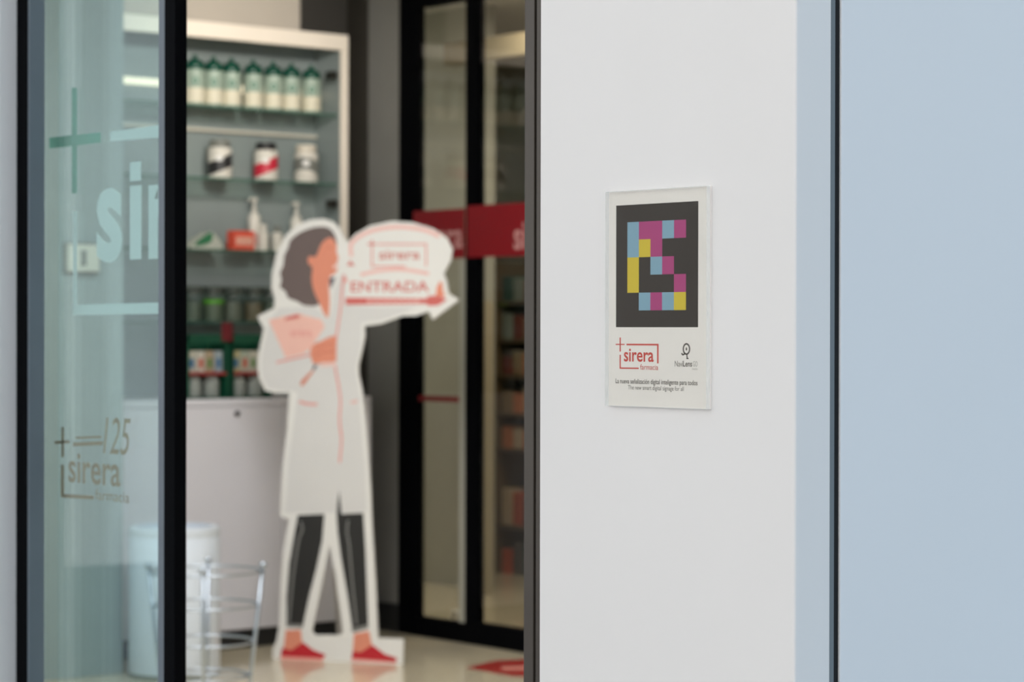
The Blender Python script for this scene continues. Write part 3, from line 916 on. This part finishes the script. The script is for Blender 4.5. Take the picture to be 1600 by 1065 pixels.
ln('pocket_line', B([(385, 66), (410, 60)]), 0.01, P('pale_pink', (226, 178, 172)), 3)
pr('trouser_leg', B([(195, 468), (291, 464), (283, 560), (262, 660), (236, 760), (212, 872), (155, 868), (155, 760), (165, 640), (182, 540)]), trou, 2, 0)
pr('trouser_leg', B([(334, 466), (338, 420), (344, 380), (352, 464), (430, 460), (438, 600), (448, 872), (392, 888), (374, 760), (350, 620), (338, 530)]), trou, 2, 0)
ln('seam', B([(205, 490), (212, 520), (198, 560), (180, 680), (164, 850)]), 0.007, P('seam_print', (132, 132, 130)), 4)
ln('seam', B([(375, 486), (372, 530), (380, 580), (392, 720), (406, 860)]), 0.007, P('seam_print', (132, 132, 130)), 4)
ln('hem', B([(155, 862), (212, 864)]), 0.012, P('seam_print', (132, 132, 130)), 4, False)
ln('hem', B([(388, 880), (447, 864)]), 0.012, P('seam_print', (132, 132, 130)), 4, False)
pr('ankle', B([(152, 880), (206, 877), (212, 930), (180, 955), (145, 948)]), skin, 2, 0)
pr('ankle', B([(396, 892), (450, 882), (462, 936), (430, 958), (392, 955)]), skin, 2, 0)
pr('shoe', B([(140, 942), (172, 952), (214, 922), (250, 950), (296, 968), (285, 980), (134, 972)]), shoe, 3, 0)
pr('shoe', B([(392, 955), (422, 958), (462, 932), (508, 966), (552, 980), (545, 992), (388, 980)]), shoe, 3, 0)
pr('sole', B([(134, 972), (288, 979), (285, 988), (134, 982)]), P('sole_print', (236, 160, 150)), 2, 0)
pr('sole', B([(388, 980), (548, 991), (545, 997), (388, 990)]), P('sole_print', (236, 160, 150)), 2, 0)
# speech bubble, entrance lettering and arrow
bub = [(866 + 275 * math.cos(a), 215 + 128 * math.sin(a)) for a in [math.radians(k) for k in range(-180, 1, 12)]]
ln('bubble_line', A([(600, 250)] + [(x, y) for x, y in bub if x > 592 and x < 1090]), 0.016, P('bubble_pink', (236, 190, 184)), 2)
ln('bubble_line', A([(650, 352), (750, 330), (880, 322), (1030, 345)]), 0.014, P('bubble_pink', (236, 190, 184)), 2)
ln('logo_line', A([(715, 205), (715, 306), (900, 306)]), 0.006, pink, 3, False)
ln('logo_line', A([(745, 182), (1015, 182), (1015, 306)]), 0.006, pink, 3, False)
ln('logo_line', A([(690, 182), (738, 182)]), 0.006, redp, 3, False)
ln('logo_line', A([(715, 160), (715, 200)]), 0.006, redp, 4, False)
link('lettering', text_mesh('sirera', fit(CF, *(A([(755, 216)])[0] + A([(980, 266)])[0])), -0.0014, 0.012), P('bubble_text', (206, 120, 112)), cut, CF.m)
link('lettering', text_mesh('ENTRADA', fit(CF, *(A([(597, 388)])[0] + A([(1030, 446)])[0])), -0.0014, 0.01), redp, cut, CF.m)
pr('arrow', A([(568, 478), (1020, 484), (1022, 470), (1085, 466), (1130, 490), (1080, 522), (1022, 524), (1020, 512), (568, 518)]), redp, 3, 0, 'red arrow under the entrance lettering')
for k in range(9):
    x0 = 690 + k * 33
    pr('arrow_mark', A([(x0, 490), (x0 + 20, 490), (x0 + 20, 506), (x0, 506)]), P('bubble_pink', (236, 190, 184)), 5, 0)
pr('pointing_finger', A([(1068, 470), (1074, 420), (1092, 388), (1104, 395), (1108, 440), (1122, 472)]), P('finger_print', (226, 140, 112)), 4, 0)
pr('star', A([(575, 300), (596, 272), (618, 302)]), redp, 3, 0)
pr('star', A([(545, 372), (572, 366), (578, 390), (552, 396)]), pink, 3, 0)

# ------------------------------------------------------------------ chrome wire stand and white bin
def cam_floor(px, d):
    p = CAM_POS + cf.to_3d() * d + cr.to_3d() * ((px - 800) / F_PX * d)
    return (p.x, p.y, 0)
rk = thing('wire_stand', 'round chrome wire stand with ball-tipped legs in front of the white bin', 'stand', cam_floor(322, 8.4), math.pi / 2 - PHI)
RT, RB = 0.196, 0.14
def rad(z): return RB + (RT - RB) * z / 0.51
for i, z in enumerate((0.512, 0.395, 0.268, 0.15)):
    n = 40
    r_ = rad(z) - 0.004
    link('ring', tube([(r_ * math.cos(2 * math.pi * k / n), r_ * math.sin(2 * math.pi * k / n), z) for k in range(n)], 0.0045, 8, True), M['chrome'], rk)
for k in range(4):
    a = math.pi / 2 * k + 0.08
    lg = link('leg', tube([(rad(z) * math.cos(a), rad(z) * math.sin(a), z) for z in (0.0, 0.25, 0.525)], 0.0075, 10), M['chrome'], rk)
    link('ball_tip', ball(0.0135, (rad(0.53) * math.cos(a), rad(0.53) * math.sin(a), 0.532)), M['chrome'], lg)
for k in range(2):
    a = math.pi / 2 * k + 0.08
    link('base_wire', tube([(-rad(0.15) * math.cos(a), -rad(0.15) * math.sin(a), 0.15), (rad(0.15) * math.cos(a), rad(0.15) * math.sin(a), 0.15)], 0.004, 8), M['chrome'], rk)

bn = thing('bin', 'white round bin behind the chrome wire stand', 'bin', cam_floor(273, 9.45))
br = 0.178
bh = 0.585
link('body', lathe([(br - 0.006, 0), (br, 0.01), (br, bh - 0.012), (br - 0.004, bh - 0.003), (br - 0.012, bh), (br - 0.03, bh), (br - 0.03, bh - 0.3), (0.001, bh - 0.3)], 48), P('bin_daylight_tint', (218, 228, 240), 0.35), bn)  # white bin, blue daylight from the entrance painted into its colour
link('rim', lathe([(br + 0.0015, bh - 0.035), (br + 0.0015, bh - 0.012), (br - 0.004, bh - 0.001)], 48, close=False), P('bin_rim', (206, 214, 222), 0.35), bn)
link('foot_ring', lathe([(br + 0.001, 0), (br + 0.001, 0.02)], 48, close=False), P('bin_foot', (120, 124, 110), 0.5), bn)
